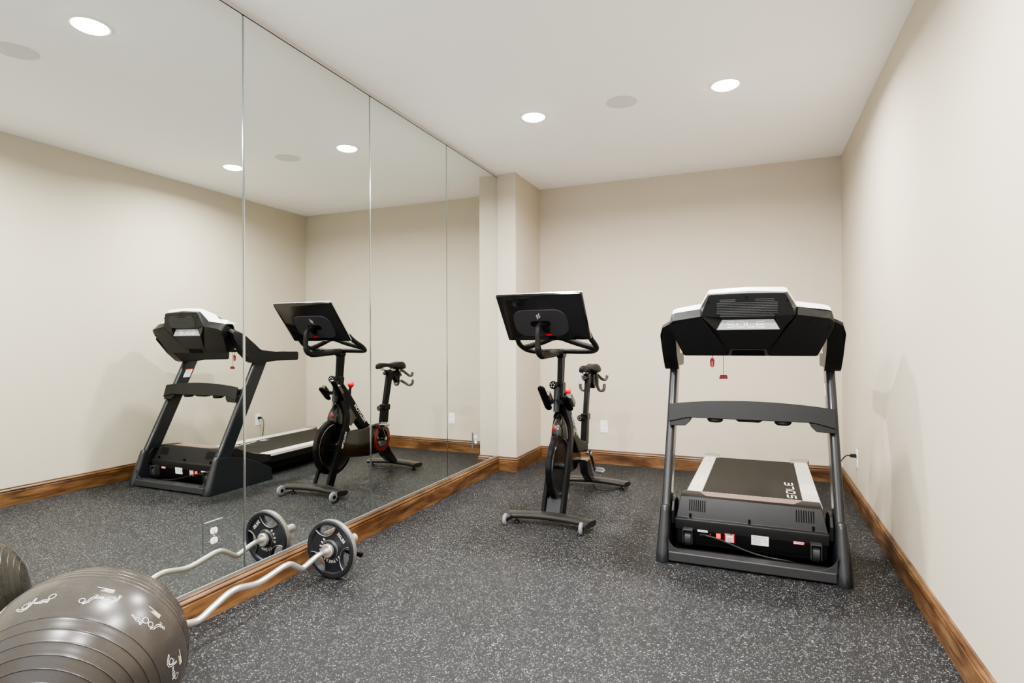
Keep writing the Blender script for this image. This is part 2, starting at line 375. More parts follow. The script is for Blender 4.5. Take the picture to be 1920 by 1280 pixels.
# boots
for s in (0, 1):
    x = lambda v: mir(v) if s else v
    rings = []
    for z, yf, yb, xo, xi in ((0, 3.514, 4.256, 1.893, 1.974), (.012, 3.512, 4.257, 1.892, 1.975), (.06, 3.527, 4.252, 1.895, 1.973), (.110, 3.546, 4.244, 1.898, 1.972), (.130, 3.553, 4.215, 1.899, 1.972), (.185, 3.573, 4.105, 1.902, 1.971),
                          (.240, 3.594, 3.993, 1.906, 1.969), (.285, 3.610, 3.846, 1.908, 1.967), (.312, 3.620, 3.715, 1.910, 1.967), (.319, 3.628, 3.69, 1.914, 1.963)):
        r = (xi-xo)/2; xc = (xi+xo)/2
        ring = [(x(xc+r*math.cos(PI+PI*k/12)), yf+r*1.05+r*1.05*math.sin(PI+PI*k/12), z) for k in range(13)]
        ring += [(x(xi), yb-.012, z), (x(xi-.012), yb, z), (x(xo+.012), yb, z), (x(xo), yb-.012, z)]
        rings.append(ring)
    MB().loft(rings).build('foot_cover', 'frame', tm, angle=32)
    # inner flange behind the upright
    fl = [(3.66, .28), (3.70, .333), (3.80, .336), (3.90, .29), (3.90, .2), (3.66, .2)]
    MB().prism(fl, 'x', x(1.972), x(1.990)).build('inner_flange', 'blk', tm, bevel=.004)
    # gusset between boot and crossbar
    arc = [(1.968, .066), (1.968, .150)] + [(1.968+.108*(1-math.cos(a)), .150-.082*math.sin(a)) for a in [PI/2*k/8 for k in range(1, 9)]]
    MB().prism([(x(p[0]), p[1]) for p in arc], 'y', 3.550, 3.562).build('gusset', 'mid', tm, bevel=.002)
    # upright
    up = [(3.605, .24), (3.76, .24), (4.219, 1.165), (4.064, 1.165)]
    MB().prism(up, 'x', x(1.915), x(1.968)).build('upright', 'frame', tm, bevel=.022, bseg=5)
    # foot screw
    MB().lathe([(.006, 0), (.006, .003), (.002, .004)], (x(1.935), 3.521, .018), (0,-1,.2), 12).build('bolt', 'chrome', tm)
    # handlebar arm
    hp = [(3.790, 1.440), (3.803, 1.460), (3.86, 1.452), (3.924, 1.421), (4.045, 1.315), (4.085, 1.278), (4.12, 1.263), (4.304, 1.246), (4.585, 1.243), (4.603, 1.230), (4.600, 1.168), (4.585, 1.154), (4.303, 1.156), (4.2, 1.146), (4.04, 1.143), (4.003, 1.158), (3.91, 1.240)]
    o_ = 1.889; i_ = 1.981
    def top(y): return max(0, min(1, (4.06-y)/.2))
    tops = (0, 1, 2, 3, 4)
    rt = [(x(o_+.055*top(y) if k in tops else o_+(0 if y < 4.15 else .012)), y, z) for k, (y, z) in enumerate(hp)]
    ro = [(x(o_+(0 if y < 4.15 else .012)), y+(.012*top(y) if k < 5 else 0), z-(.075*top(y) if k in tops else 0)) for k, (y, z) in enumerate(hp)]
    ri = [(x(i_-(0 if y < 4.12 else .03)), y, z) for y, z in hp]
    rm = [(x(o_+.016*top(y) if k in tops else o_+(0 if y < 4.15 else .012)), y+(.004*top(y) if k < 5 else 0), z-(.022*top(y) if k in tops else 0)) for k, (y, z) in enumerate(hp)]
    MB().loft([ro, rm, rt, ri]).build('handlebar', 'blk', tm, bevel=.014, bseg=4)
    ps = MB().prism([(4.315, 1.245), (4.455, 1.2435), (4.44, 1.252), (4.40, 1.2545), (4.35, 1.253)], 'x', x(1.908), x(1.944)).build('pulse_sensor', 'bronze', tm, bevel=.002)
    # screw holes on arm front
# warning label on the right upright's inner face
nx = mir(1.968)-.0012
MB().add([(nx, 4.030, .988), (nx, 4.105, .988), (nx, 4.143, 1.072), (nx, 4.068, 1.072)], [(0,1,2,3)]).build('warning_label', 'label', tm, smooth=False)
MB().add([(nx-.0004, 4.064, 1.064), (nx-.0004, 4.139, 1.064), (nx-.0004, 4.143, 1.072), (nx-.0004, 4.068, 1.072)], [(0,1,2,3)]).build('label_stripe', 'red', tm, smooth=False)
# front crossbar
MB().box(1.970, mir(1.970), 3.535, 3.615, .010, .068).build('crossbar', 'mid', tm, bevel=.008, bseg=3)
MB().box(1.970, mir(1.970), 3.610, 3.66, .006, .058).build('crossbar_ledge', 'blk2', tm, bevel=.003)
# accessory tray between the uprights
top = [(1.936+(2.897-1.936)*k/20, .922+.031*(1-((k-10)/10)**2)) for k in range(21)]
bot = [(2.899, .805), (2.885, .812), (2.79, .836), (2.77, .839)] + [(2.77+(2.063-2.77)*k/10, .838+.0*(1-((k-5)/5)**2)) for k in range(1, 11)] + [(2.043, .836), (1.948, .812), (1.934, .805)]
sh = lambda p: Vector((p.x, p.y-(.92-p.z)*.28, p.z))
MB().prism(top[::-1]+bot[::-1], 'y', 3.872, 3.885).build('tray_front', 'grey', tm, bevel=.004, xf=sh)
trb = MB().box(1.972, mir(1.972), 3.888, 3.985, .842, .900)
trb.build('tray', 'blk2', tm, bevel=.01, xf=sh)
for s in (0, 1):
    x = lambda v: mir(v) if s else v
    MB().prism([(x(1.940), .782), (x(2.040), .786), (x(2.066), .812), (x(2.078), .838), (x(1.940), .838)], 'y', 3.882, 3.985).build('tray_bracket', 'blk', tm, bevel=.004, xf=sh)
    MB().lathe([(.05, .842), (.048, .822), (.036, .812), (.001, .810)], (x(2.219), 3.93, 0), (0,0,1), 28).build('cup_holder', 'blk2', tm, xf=sh)
MB().hull([(2.33, 3.89, .842), (2.51, 3.89, .842), (2.33, 3.97, .842), (2.51, 3.97, .842), (2.36, 3.90, .822), (2.48, 3.90, .822), (2.36, 3.96, .822), (2.48, 3.96, .822)]).build('tray_pocket', 'blk2', tm, bevel=.004, xf=sh)

# console: black lower shell
SX = lambda x: 2*2.4165-x
def sym(pts): return pts + [(SX(x), y, z) for x, y, z in pts]
A = [(1.957, 3.722, 1.440), (1.960, 3.737, 1.412), (1.972, 3.754, 1.380), (2.030, 3.843, 1.243), (2.040, 3.8455, 1.2385), (2.149, 3.694, 1.482), (1.985, 3.708, 1.458), (2.02, 3.705, 1.463), (2.286, 3.8085, 1.286), (2.298, 3.8430, 1.2385)]
Bk = [(1.966, 3.772, 1.502), (1.985, 3.764, 1.510), (2.142, 3.737, 1.531), (1.962, 3.85, 1.46), (1.985, 3.93, 1.40), (2.05, 3.94, 1.262), (2.30, 3.94, 1.262)]
cs_ = MB().hull(A+Bk); cs_.hull([(SX(a), b, c) for a, b, c in A+Bk])
cs_.hull(sym([(2.286, 3.8085, 1.286), (2.296, 3.843, 1.2385), (2.29, 3.94, 1.262), (2.28, 3.80, 1.46), (2.28, 3.92, 1.46)]))
cs_.build('console_shell', 'blk', tm, bevel=.005, bseg=3)
# edge accent: grey bevel lip on the two shoulders
for s in (0, 1):
    x = (lambda v: SX(v)) if s else (lambda v: v)
    q = [(1.957, 3.7180, 1.440), (1.985, 3.7065, 1.459), (2.02, 3.7035, 1.464), (2.149, 3.6925, 1.483), (2.142, 3.7355, 1.532), (1.985, 3.7625, 1.511), (1.966, 3.7705, 1.503)]
    MB().add([(x(a), b-.0045, c) for a, b, c in q], [tuple(range(7))]).build('shoulder_band', 'blk2', tm, smooth=False)
# centre bump
v = [(2.199,3.663,1.606),(2.210,3.662,1.609),(2.412,3.660,1.617),(2.613,3.664,1.607),(2.624,3.665,1.604),   # 0-4 top
     (2.149,3.690,1.484),(2.676,3.690,1.484),                                              # 5,6 waist
     (2.262,3.694,1.472),(2.412,3.690,1.476),(2.568,3.694,1.472),                             # 7-9 lip under grille
     (2.267,3.731,1.466),(2.565,3.731,1.466),                                               # 10,11 plate top
     (2.235,3.729,1.398),(2.597,3.729,1.398),                                               # 12,13 plate bottom
     (2.286,3.806,1.286),(2.545,3.806,1.286),                                               # 14,15 panel bottom
     (2.193,3.692,1.620),(2.412,3.690,1.631),(2.632,3.693,1.618),                             # 16-18 upper rim
     (2.140,3.738,1.533),(2.684,3.738,1.533),                                               # 19,20
     (2.145,3.76,1.45),(2.68,3.76,1.45),(2.28,3.83,1.286),(2.55,3.83,1.286)]                  # 21-24 behind
f = [(0,1,2,8,7,5),(2,3,4,6,9,8),(7,8,9,11,10),(5,7,10,12),(9,6,13,11),(10,11,13,12),(12,13,15,14),
     (0,16,17,2,1),(2,17,18,4,3),(5,19,16,0),(4,18,20,6),(5,12,21),(6,22,13),(12,14,23,21),(13,22,24,15),(5,21,19),(6,20,22)]
MB().add(v, f).build('speaker_housing', 'blk', tm, smooth=False, bevel=.003)
# grille slats
gm = MB()
for k in range(11):
    z = 1.578-.0098*k; hw = .168 if 1 < k < 9 else .150
    for (a, b) in (((-hw, -.062), (.046, hw)) if k < 2 else ((-hw, hw),)):
        y = 3.663+(1.606-z)*.222-.003
        gm.box(2.412+a, 2.412+b, y-.002, y+.003, z-.0022, z+.0022)
gm.build('speaker_grille', 'mid', tm, smooth=False)
for px, py, pz in ((2.410, 3.664, 1.592), (2.196, 3.672, 1.568), (2.632, 3.672, 1.566), (2.089, 3.699, 1.444), (2.744, 3.699, 1.444), (1.978, 3.739, 1.405), (2.856, 3.739, 1.405)):
    MB().lathe([(.0055, 0), (.0055, .004)], (px, py-.004, pz), (0,-1,-.2), 12).build('screw', 'gapdark', tm)
# silver badge with raised word
bq = [(2.272, 3.7285, 1.462), (2.560, 3.7285, 1.462), (2.591, 3.7265, 1.401), (2.241, 3.7265, 1.401)]
bd = MB().add([(a, b, c) for a, b, c in bq]+[(a, b+.006, c) for a, b, c in bq], [(0,1,2,3),(0,4,5,1),(1,5,6,2),(2,6,7,3),(3,7,4,0)]).build('badge', 'silver', tm, smooth=False)
lt = MB(); block_word(lt, (2.406, 3.7262, 1.4315), (1,0,0), (0,.03,1), .041, .032, .014, .0064)
lt.build('lettering', 'badge_text', bd, smooth=False)
# console underside notch
MB().hull([(2.300, 3.8405, 1.240), (2.534, 3.8405, 1.240), (2.318, 3.812, 1.279), (2.520, 3.812, 1.279), (2.318, 3.83, 1.281), (2.520, 3.83, 1.281), (2.300, 3.85, 1.240), (2.534, 3.85, 1.240)]).build('lower_notch', 'mid', tm, bevel=.002)
MB().hull([(2.322, 3.836, 1.2395), (2.512, 3.836, 1.2395), (2.326, 3.8095, 1.276), (2.508, 3.8095, 1.276), (2.326, 3.82, 1.276), (2.508, 3.82, 1.276)]).build('notch_recess', 'gapdark', tm, smooth=False)
# white cover
wc = MB()
S1 = [(1.966, 3.770, 1.503), (1.985, 3.762, 1.511), (2.142, 3.735, 1.532), (1.972, 3.812, 1.534), (2.0, 3.806, 1.545), (2.147, 3.765, 1.566), (1.970, 3.90, 1.505), (1.99, 3.91, 1.51), (2.147, 3.90, 1.535)]
wc.hull(S1+[(2.22, 3.745, 1.535), (2.22, 3.90, 1.535), (2.22, 3.77, 1.566)]); wc.hull([(SX(a), b, c) for a, b, c in S1+[(2.22, 3.745, 1.535), (2.22, 3.90, 1.535), (2.22, 3.77, 1.566)]])
mid = [(2.140, 3.737, 1.534), (2.193, 3.691, 1.621), (2.412, 3.689, 1.632), (2.632, 3.692, 1.619), (2.684, 3.737, 1.534), (2.147, 3.765, 1.566),
       (2.196, 3.716, 1.645), (2.215, 3.716, 1.650), (2.412, 3.714, 1.657), (2.612, 3.716, 1.650), (2.629, 3.716, 1.644), (2.677, 3.765, 1.566), (2.20, 3.86, 1.60), (2.412, 3.86, 1.612), (2.625, 3.86, 1.60), (2.15, 3.90, 1.535), (2.675, 3.90, 1.535)]
wc.hull(mid)
wc.build('console_cover', 'cover', tm, bevel=.007, bseg=3)
# rider-side display face
MB().hull(sym([(2.02, 3.905, 1.50), (2.20, 3.865, 1.595), (2.02, 3.935, 1.42), (2.20, 3.90, 1.45), (2.02, 3.90, 1.42)])).build('display_panel', 'gloss', tm, bevel=.004)
# safety key and clip on cord
MB().tube(cr([(2.192, 4.06, 1.255), (2.192, 4.07, 1.238), (2.193, 4.068, 1.222)], 4), .0022, 8).build('key_cord', 'cord', tm)
kb = MB().hull([(2.193+a, 4.066+b, 1.19+c) for a, b, c in [(-.016,-.006,.012),(.016,-.006,.010),(.010,-.006,.030),(-.008,-.006,.030),(-.013,-.006,-.026),(.013,-.006,-.024),(.006,-.006,-.034),(-.006,-.006,-.034),(-.014,.006,.010),(.014,.006,.010),(0,.006,.028),(-.010,.006,-.024),(.010,.006,-.024),(0,.006,-.032)]]).build('safety_key', 'red', tm, bevel=.004)
MB().box(2.1905, 2.1955, 4.058, 4.0605, 1.165, 1.195).build('key_mark', 'print', kb, smooth=False)
MB().tube([(2.262, 4.10, 1.255), (2.262, 4.10, 1.10)], .0016, 8).build('clip_cord', 'cord', tm)
MB().hull([(2.262+a, 4.10+b, 1.09+c) for a, b, c in [(-.022,-.005,.014),(.022,-.005,.014),(.028,-.005,-.012),(-.028,-.005,-.014),(-.022,.005,.014),(.022,.005,.014),(.028,.005,-.012),(-.028,.005,-.014)]]).build('safety_clip', 'darkred', tm, bevel=.002)
MB().box(2.178, 2.276, 4.03, 4.12, 1.252, 1.262).build('console_bridge', 'blk', tm)
MB().hull([(2.06, 3.92, 1.245), (2.77, 3.92, 1.245), (2.06, 4.12, 1.25), (2.77, 4.12, 1.25), (2.06, 3.92, 1.27), (2.77, 3.92, 1.27), (2.06, 4.12, 1.27), (2.77, 4.12, 1.27)]).build('console_shelf', 'blk', tm, bevel=.006)

# motor hood
hood = [(3.692, .160, .424), (3.686, .214, .426), (3.688, .226, .427), (3.700, .234, .425), (3.703, .236, .420), (3.748, .346, .398), (3.756, .355, .396), (3.775, .360, .396), (3.930, .348, .402), (3.985, .320, .410), (4.03, .298, .414), (4.14, .258, .425), (4.305, .224, .440), (4.31, .16, .440)]
R = [[(2.4165-w, y, z) for y, z, w in hood], [(2.4165+w, y, z) for y, z, w in hood]]
hd = MB().loft(R).build('motor_hood', 'grey', tm, bevel=.005, bseg=3)
hy = lambda z: 3.703+(z-.236)*(3.748-3.703)/(.346-.236)-.0012
for x0 in (2.073, 2.673):
    sl = MB()
    for k in range(8):
        a = x0+.0128*k
        sl.add([(a, hy(.274), .274), (a+.0062, hy(.274), .274), (a+.0062, hy(.338), .338), (a, hy(.338), .338)], [(0,1,2,3)])
    sl.build('vent', 'gapdark', hd, smooth=False)
for px in (2.082, 2.421, 2.762): MB().box(px-.006, px+.006, 3.698, hy(.262), .240, .260).build('screw_well', 'gapdark', hd, smooth=False)
hs = [(2.17, 3.778, .3606), (2.665, 3.778, .3606), (2.72, 3.912, .3502), (2.12, 3.912, .3502)]
MB().add(hs, [(0,1,2,3)]).build('hood_insert', 'pink', hd, smooth=False)
zz = [(2.14+.58*k/40, 3.917+(.004 if k % 2 else -.002), .3500) for k in range(41)]
MB().add([p for p in zz]+[(x, 3.929, .3490) for x, y, z in zz], [(k, k+1, k+42, k+41) for k in range(40)]).build('hood_edge_strip', 'print', hd, smooth=False)
# motor housing under the hood, with recessed rear panel
MB().loft([[(1.993, 3.694, .222), (2.840, 3.694, .222), (2.836, 3.705, .066), (1.997, 3.705, .066)], [(1.985, 4.25, .222), (2.848, 4.25, .222), (2.848, 4.25, .05), (1.985, 4.25, .05)]]).build('motor_housing', 'blk', tm, bevel=.012)
pn = MB().hull([(2.053, 3.690, .186), (2.777, 3.690, .186), (2.735, 3.697, .088), (2.098, 3.697, .088), (2.053, 3.72, .186), (2.777, 3.72, .186), (2.735, 3.72, .088), (2.098, 3.72, .088)]).build('socket_panel', 'satin', tm, bevel=.003)
def flat(name, mat, x0, x1, z0, z1, y, par):
    yy = lambda z: y+(.186-z)*.07
    return MB().add([(x0, yy(z0), z0), (x1, yy(z0), z0), (x1, yy(z1), z1), (x0, yy(z1), z1)], [(0,1,2,3)]).build(name, mat, par, smooth=False)
lb = flat('rating_tag', 'label', 2.126, 2.185, .158, .171, 3.689, pn)
mk = MB(); [mk.box(2.133+.006*k, 2.133+.006*k+.004, 3.6895, 3.6902, .1625, .167) for k in range(7)]; mk.build('print', 'greyprint', lb, smooth=False)
MB().box(2.136, 2.178, 3.685, 3.695, .134, .147).build('power_socket', 'grey', pn, bevel=.002)
MB().box(2.234, 2.260, 3.683, 3.695, .133, .160).build('power_switch', 'redlit', pn, bevel=.002)
MB().box(2.197, 2.204, 3.687, 3.694, .146, .152).build('reset_button', 'red', pn, bevel=.001)
rl = flat('barcode_sticker', 'darkred', 2.280, 2.341, .112, .169, 3.6892, pn)
flat('barcode_field', 'label', 2.288, 2.333, .115, .156, 3.6886, rl)
mk = MB()
for k, (a, w) in enumerate(((.294, .003), (.300, .0015), (.304, .004), (.311, .0015), (.315, .003), (.321, .002), (.325, .0015))):
    mk.add([(2+a, 3.6906, .119), (2+a+w, 3.6906, .119), (2+a+w, 3.6886, .147), (2+a, 3.6886, .147)], [(0,1,2,3)])
mk.build('barcode', 'greyprint', rl, smooth=False)
lt = MB(); block_word(lt, (2.3105, 3.6884, .1622), (1,0,0), (0,-.07,1), .0095, .0065, .004, .0014); lt.build('lettering', 'print', rl, smooth=False)
lw = flat('spec_label', 'label', 2.432, 2.526, .118, .176, 3.6892, pn)
mk = MB()
for z, a, b in ((.170, 2.437, 2.462), (.166, 2.437, 2.516), (.158, 2.437, 2.492), (.150, 2.437, 2.488), (.143, 2.440, 2.480), (.136, 2.437, 2.486), (.128, 2.440, 2.482)):
    y = 3.6888+(.186-z)*.07; mk.box(a, b, y-.0004, y, z-.0012, z+.0008)
y = 3.6885+(.186-.15)*.07
for a, b in (((2.496, .141), (2.507, .160)), ((2.507, .160), (2.518, .141)), ((2.518, .141), (2.496, .141))):
    ribbon(mk, [a, b], .0014, lambda q: Vector((q[0], y-.0004, q[1])))
mk.build('print', 'greyprint', lw, smooth=False)
wr = flat('caution_sticker', 'red', 2.656, 2.714, .152, .170, 3.6892, pn)
mk = MB(); mk.box(2.660, 2.711, 3.6892, 3.6899, .163, .167); mk.box(2.660, 2.708, 3.6896, 3.6903, .155, .159); mk.build('print', 'print', wr, smooth=False)
MB().lathe([(.010, 0), (.010, .004), (.007, .004), (.007, .0)], (2.421, 3.692, .150), (0,-1,0), 20, True).build('cable_grommet', 'blk', pn)
# transport wheels
for s, xc in ((0, 2.071), (1, 2.772)):
    w = MB().lathe([(.001, -.021), (.048, -.021), (.053, -.017), (.053, .017), (.048, .021), (.001, .021)], (xc, 3.700, .116), (1,0,0), 40).build('transport_wheel', 'mid', tm)
    br = MB()
    for dx in (-.029, .024): br.box(xc+dx, xc+dx+.005, 3.640, 3.70, .090, .172)
    br.box(xc-.029, xc+.029, 3.640, 3.70, .170, .178); br.build('bracket', 'mid', w, bevel=.002)
# running deck (sits a touch skewed)
sk = lambda p: Vector((p.x+(p.y-4.3)*.018, p.y, p.z))
MB().box(1.985, 2.862, 4.16, 5.80, .135, .205).build('deck_side', 'blk', tm, bevel=.008, xf=sk)
MB().box(2.06, 2.79, 4.16, 5.74, .055, .135).build('deck_frame', 'satin', tm, xf=sk)
MB().box(2.085, 2.765, 4.18, 5.80, .205, .2235).build('running_belt', 'belt', tm, bevel=.008, xf=sk)
for s, (a, b) in enumerate(((1.988, 2.096), (2.757, 2.866))):
    MB().prism([(a, .150), (a, .226), (a+.006, .233), (b-.004, .233), (b, .229), (b, .206), (a+.02, .206), (a+.02, .150)], 'y', 4.27, 5.765).build('side_rail', 'rail', tm, bevel=.002, xf=sk)
    MB().hull([(a-.006, 5.755, .13), (b+.028*(1-s), 5.755, .205), (a-.006-.0, 5.755, .236), (b+.030-.03*s, 5.755, .240), (a-.006-.028*s, 5.755, .240), (a+.004, 5.872, .244), (b+.014, 5.872, .244), (a-.0, 5.87, .13), (b+.02, 5.87, .13), (a-.028*s, 5.83, .252), (b+.02, 5.83, .252)]).build('rear_cap', 'bronze', tm, bevel=.008, bseg=3, xf=sk)
    MB().cyl((a+.07, 5.70, 0), (a+.07, 5.70, .13), .03).build('rear_foot', 'blk', tm, xf=sk)
    MB().box(a+.02, a+.06, 4.05, 4.30, .03, .16).build('lift_arm', 'blk', tm, xf=sk)
for k in range(4):
    lt = MB(); block_word(lt, (2.700-.004, 4.71, .2246), (0,1,0), (-1,0,0), .086, .050, .043, .0105, 0, k)
    lt.build('belt_letter', 'print', tm, smooth=False)

# power cord: wall plug, cable along the floor, up to the socket
pc = thing('power_cord', (3.2, 5.309, .41), 'black power cord plugged into the right wall outlet and running to the treadmill', 'power cord')
MB().hull([(W-.010, 5.309+a, .405+b) for a in (-.015, .015) for b in (-.016, .016)] + [(W-.050, 5.309+a, .405+b) for a in (-.013, .013) for b in (-.013, .013)] + [(W-.062, 5.309, .40)]).build('plug', 'cord', pc, bevel=.004)
path = cr([(W-.052, 5.309, .405), (W-.085, 5.30, .400), (W-.125, 5.28, .35), (W-.150, 5.25, .27), (W-.165, 5.20, .12), (W-.17, 5.10, .02), (W-.19, 4.8, .007), (3.0, 4.45, .007), (2.96, 4.15, .007), (2.93, 4.31, .007)][:8] + [(2.98, 4.30, .007), (2.90, 4.275, .007), (2.80, 4.2, .007), (2.78, 3.9, .010), (2.72, 3.72, .020), (2.64, 3.645, .063), (2.52, 3.64, .072), (2.42, 3.645, .088), (2.32, 3.655, .116), (2.24, 3.665, .136), (2.19, 3.675, .142), (2.165, 3.686, .141)], 8)
MB().tube(path, .0052, 8).build('cable', 'cord', pc)

# ------------------------------------------------------------------ exercise bike
BX = 1.07
bk = thing('exercise_bike', (BX, 4.5, 0), 'black spin bike with a large tilted touchscreen, standing by the mirror', 'exercise bike')
# stabilisers
def stab(yc, ybow, x0, x1, z0, z1, wid, name):
    P = []; n = 16
    for k in range(n+1):
        t = k/n; s = 4*t*(1-t); P.append((x0+(x1-x0)*t, yc+ybow*s, z0+(z1-z0)*s))
    mb = MB(); rings = []
    for (x, y, z), k in zip(P, range(n+1)):
        ring = []
        for j in range(20):
            a = 2*PI*j/20; cy = math.copysign(abs(math.cos(a))**.7, math.cos(a)); cz = math.copysign(abs(math.sin(a))**.8, math.sin(a))
            sx = (.018*cy if k in (0, n) else 0)*(1 if k == n else -1)
            ring.append((x+sx, y+wid/2*cy, z+.023*cz))
        rings.append(ring)
    return mb.loft(rings).build(name, 'stabil', bk, angle=50)
fs = stab(3.908, .030, .772, 1.400, .052, .062, .108, 'front_stabilizer')
rs = stab(5.112, .030, .780, 1.405, .052, .062, .116, 'rear_stabilizer')
MB().add([(.803, 3.878, .0735), (.921, 3.905, .0800), (.916, 3.955, .0800), (.803, 3.928, .0735)], [(0,1,2,3)]).build('caution_label', 'label', fs, smooth=False)
for x0, x1 in ((.777, .771), (1.399, 1.404)):
    pass
for x in (.782, 1.350):
    w = MB().lathe([(.014, -.013), (.034, -.013), (.041, -.008), (.043, 0), (.041, .008), (.034, .013), (.014, .013)], (x, 3.806, .045), (1,.05,0), 32, True).build('transport_wheel', 'clearwheel', bk)
    MB().lathe([(.001, -.015), (.016, -.015), (.016, .015), (.001, .015)], (x, 3.806, .045), (1,.05,0), 20).build('wheel_hub', 'satin', w)
    MB().hull([(x+a, 3.806+b, .045+c) for a, b, c in ((.014,0,.01),(.020,0,.01),(.014,0,-.01),(.020,0,-.01),(.014,.06,.022),(.030,.06,.022),(.014,.06,-.012),(.030,.06,-.012))]).build('wheel_fork', 'frame', w)
for x, y in ((.832, 3.905), (1.31, 3.908), (.84, 5.12), (1.352, 5.115)):
    MB().lathe([(.020, 0), (.022, .004), (.017, .016), (.007, .018), (.007, .05)], (x, y, 0), (0,0,1), 20).build('levelling_foot', 'blk', bk)
# front legs
for sg in (-1, 1):
    P_ = cr([(1.076+sg*.071, 4.025, .070), (1.076+sg*.071, 4.090, .22), (1.076+sg*.071, 4.162, .385), (1.076+sg*.068, 4.240, .560), (1.076+sg*.060, 4.262, .680), (1.075+sg*.040, 4.245, .770), (1.074+sg*.018, 4.225, .850)], 5)
    rings = []
    for i, p in enumerate(P_):
        t = (P_[min(i+1, len(P_)-1)]-P_[max(i-1, 0)]).normalized(); n = Vector((0, t.z, -t.y)).normalized(); k = i/(len(P_)-1)
        d = .040 if k < .6 else .040-.016*(k-.6)/.4; h = .0145; c = .004
        rings.append([p+Vector((a_, 0, 0))+n*b_ for a_, b_ in ((-h+c, -d), (h-c, -d), (h, -d+c), (h, d-c), (h-c, d), (-h+c, d), (-h, d-c), (-h, -d+c))])
    MB().loft(rings).build('front_leg', 'framepaint', bk, angle=30)
MB().prism([(3.995, .072), (4.045, .072), (4.085, .165), (4.04, .165)], 'x', 1.022, 1.132).build('leg_bridge', 'frame', bk, bevel=.004)
# flywheel
fw = MB().lathe([(.02, -.012), (.165, -.010), (.195, -.014), (.215, -.022), (.245, -.022), (.252, -.016), (.252, .016), (.245, .022), (.215, .022), (.195, .014), (.165, .010), (.02, .012)], (1.075, 4.158, .385), (1,0,0), 72).build('flywheel', 'flywheel', bk, angle=25)
MB().lathe([(.206, -.0232), (.211, -.0236), (.211, .0236), (.206, .0232)], (1.075, 4.158, .385), (1,0,0), 72, True).build('rim_ring', 'chrome', fw)
hb = MB().lathe([(.001, -.055), (.022, -.055), (.026, -.05), (.026, .05), (.022, .055), (.001, .055)], (1.077, 4.158, .385), (1,0,0), 24).build('hub', 'frame', fw)
for k in range(5):
    a = 2*PI*k/5; MB().lathe([(.007, 0), (.007, .012)], (1.06, 4.158+.045*math.cos(a), .385+.045*math.sin(a)), (-1,0,0), 10).build('bolt', 'chrome', fw)
# shroud over the flywheel
prof = [(4.205, .800, .020), (4.165, .760, .040), (4.122, .705, .058), (4.100, .655, .066), (4.104, .612, .068)]
rings = []
for t in range(9):
    a = -PI/2+PI*t/8; sx = math.sin(a)
    rings.append([(1.075+sx*w, y+(1-math.cos(a))*.10, z-(1-math.cos(a))*.03) for y, z, w in prof] + [(1.075+sx*.060, 4.335, .555+.02*math.cos(a)), (1.075+sx*.056, 4.42, .62), (1.075+sx*.03, 4.30, .80)])
MB().loft(rings).build('flywheel_shroud', 'gloss', bk, angle=60)
MB().sphere((1.060, 4.118, .668), .026, 20, 12, (1.0, .45, 1.25)).build('shroud_glint', 'redgloss', bk)  # red reflection on the glossy shroud, modelled as a solid red patch
# main frame
MB().prism([(4.180, .93), (4.262, .965), (4.330, .895), (4.409, .802), (4.640, .535), (4.80, .47), (4.93, .47), (4.93, .36), (4.62, .40), (4.50, .52), (4.36, .66), (4.26, .76), (4.19, .83)], 'x', 1.040, 1.100).build('frame', 'framepaint', bk, bevel=.018, bseg=3)
d = Vector((0, -.231, .265)).normalized(); up = Vector((0, .265, .231)).normalized()
for s in (-1, 1):
    lt = MB(); put_text(lt, 'PELOTON', .052, (BX+s*.0315, 4.498, .652), (d if s < 0 else -d), up, 1.05); lt.build('frame_lettering', 'print', bk, smooth=False)
lt = MB(); ld = Vector((0, .11, .255)).normalized(); put_text(lt, 'PELOTON', .034, (.9888, 4.200, .445), ld, (0, .255, -.11), 1.0); lt.build('leg_lettering', 'print', bk, smooth=False)
# belt guard beam and crank disc on the mirror side
MB().prism([(4.10, .42), (4.16, .47), (4.30, .515), (4.50, .505), (4.66, .525), (4.78, .53), (4.90, .44), (4.90, .30), (4.76, .232), (4.55, .232), (4.18, .282), (4.12, .33)], 'x', .992, 1.040).build('belt_guard', 'gloss', bk, bevel=.016, bseg=3)
cd = MB().lathe([(.001, .014), (.075, .012), (.085, .018), (.140, .010), (.150, 0), (.150, -.02), (.001, -.02)], (.988, 4.762, .382), (-1,0,0), 48).build('crank_cover', 'gloss', bk)
MB().lathe([(.098, .0175), (.112, .019), (.134, .0125), (.132, .010), (.100, .010)], (.988, 4.762, .382), (-1,0,0), 48, True).build('red_ring', 'redgloss', cd)
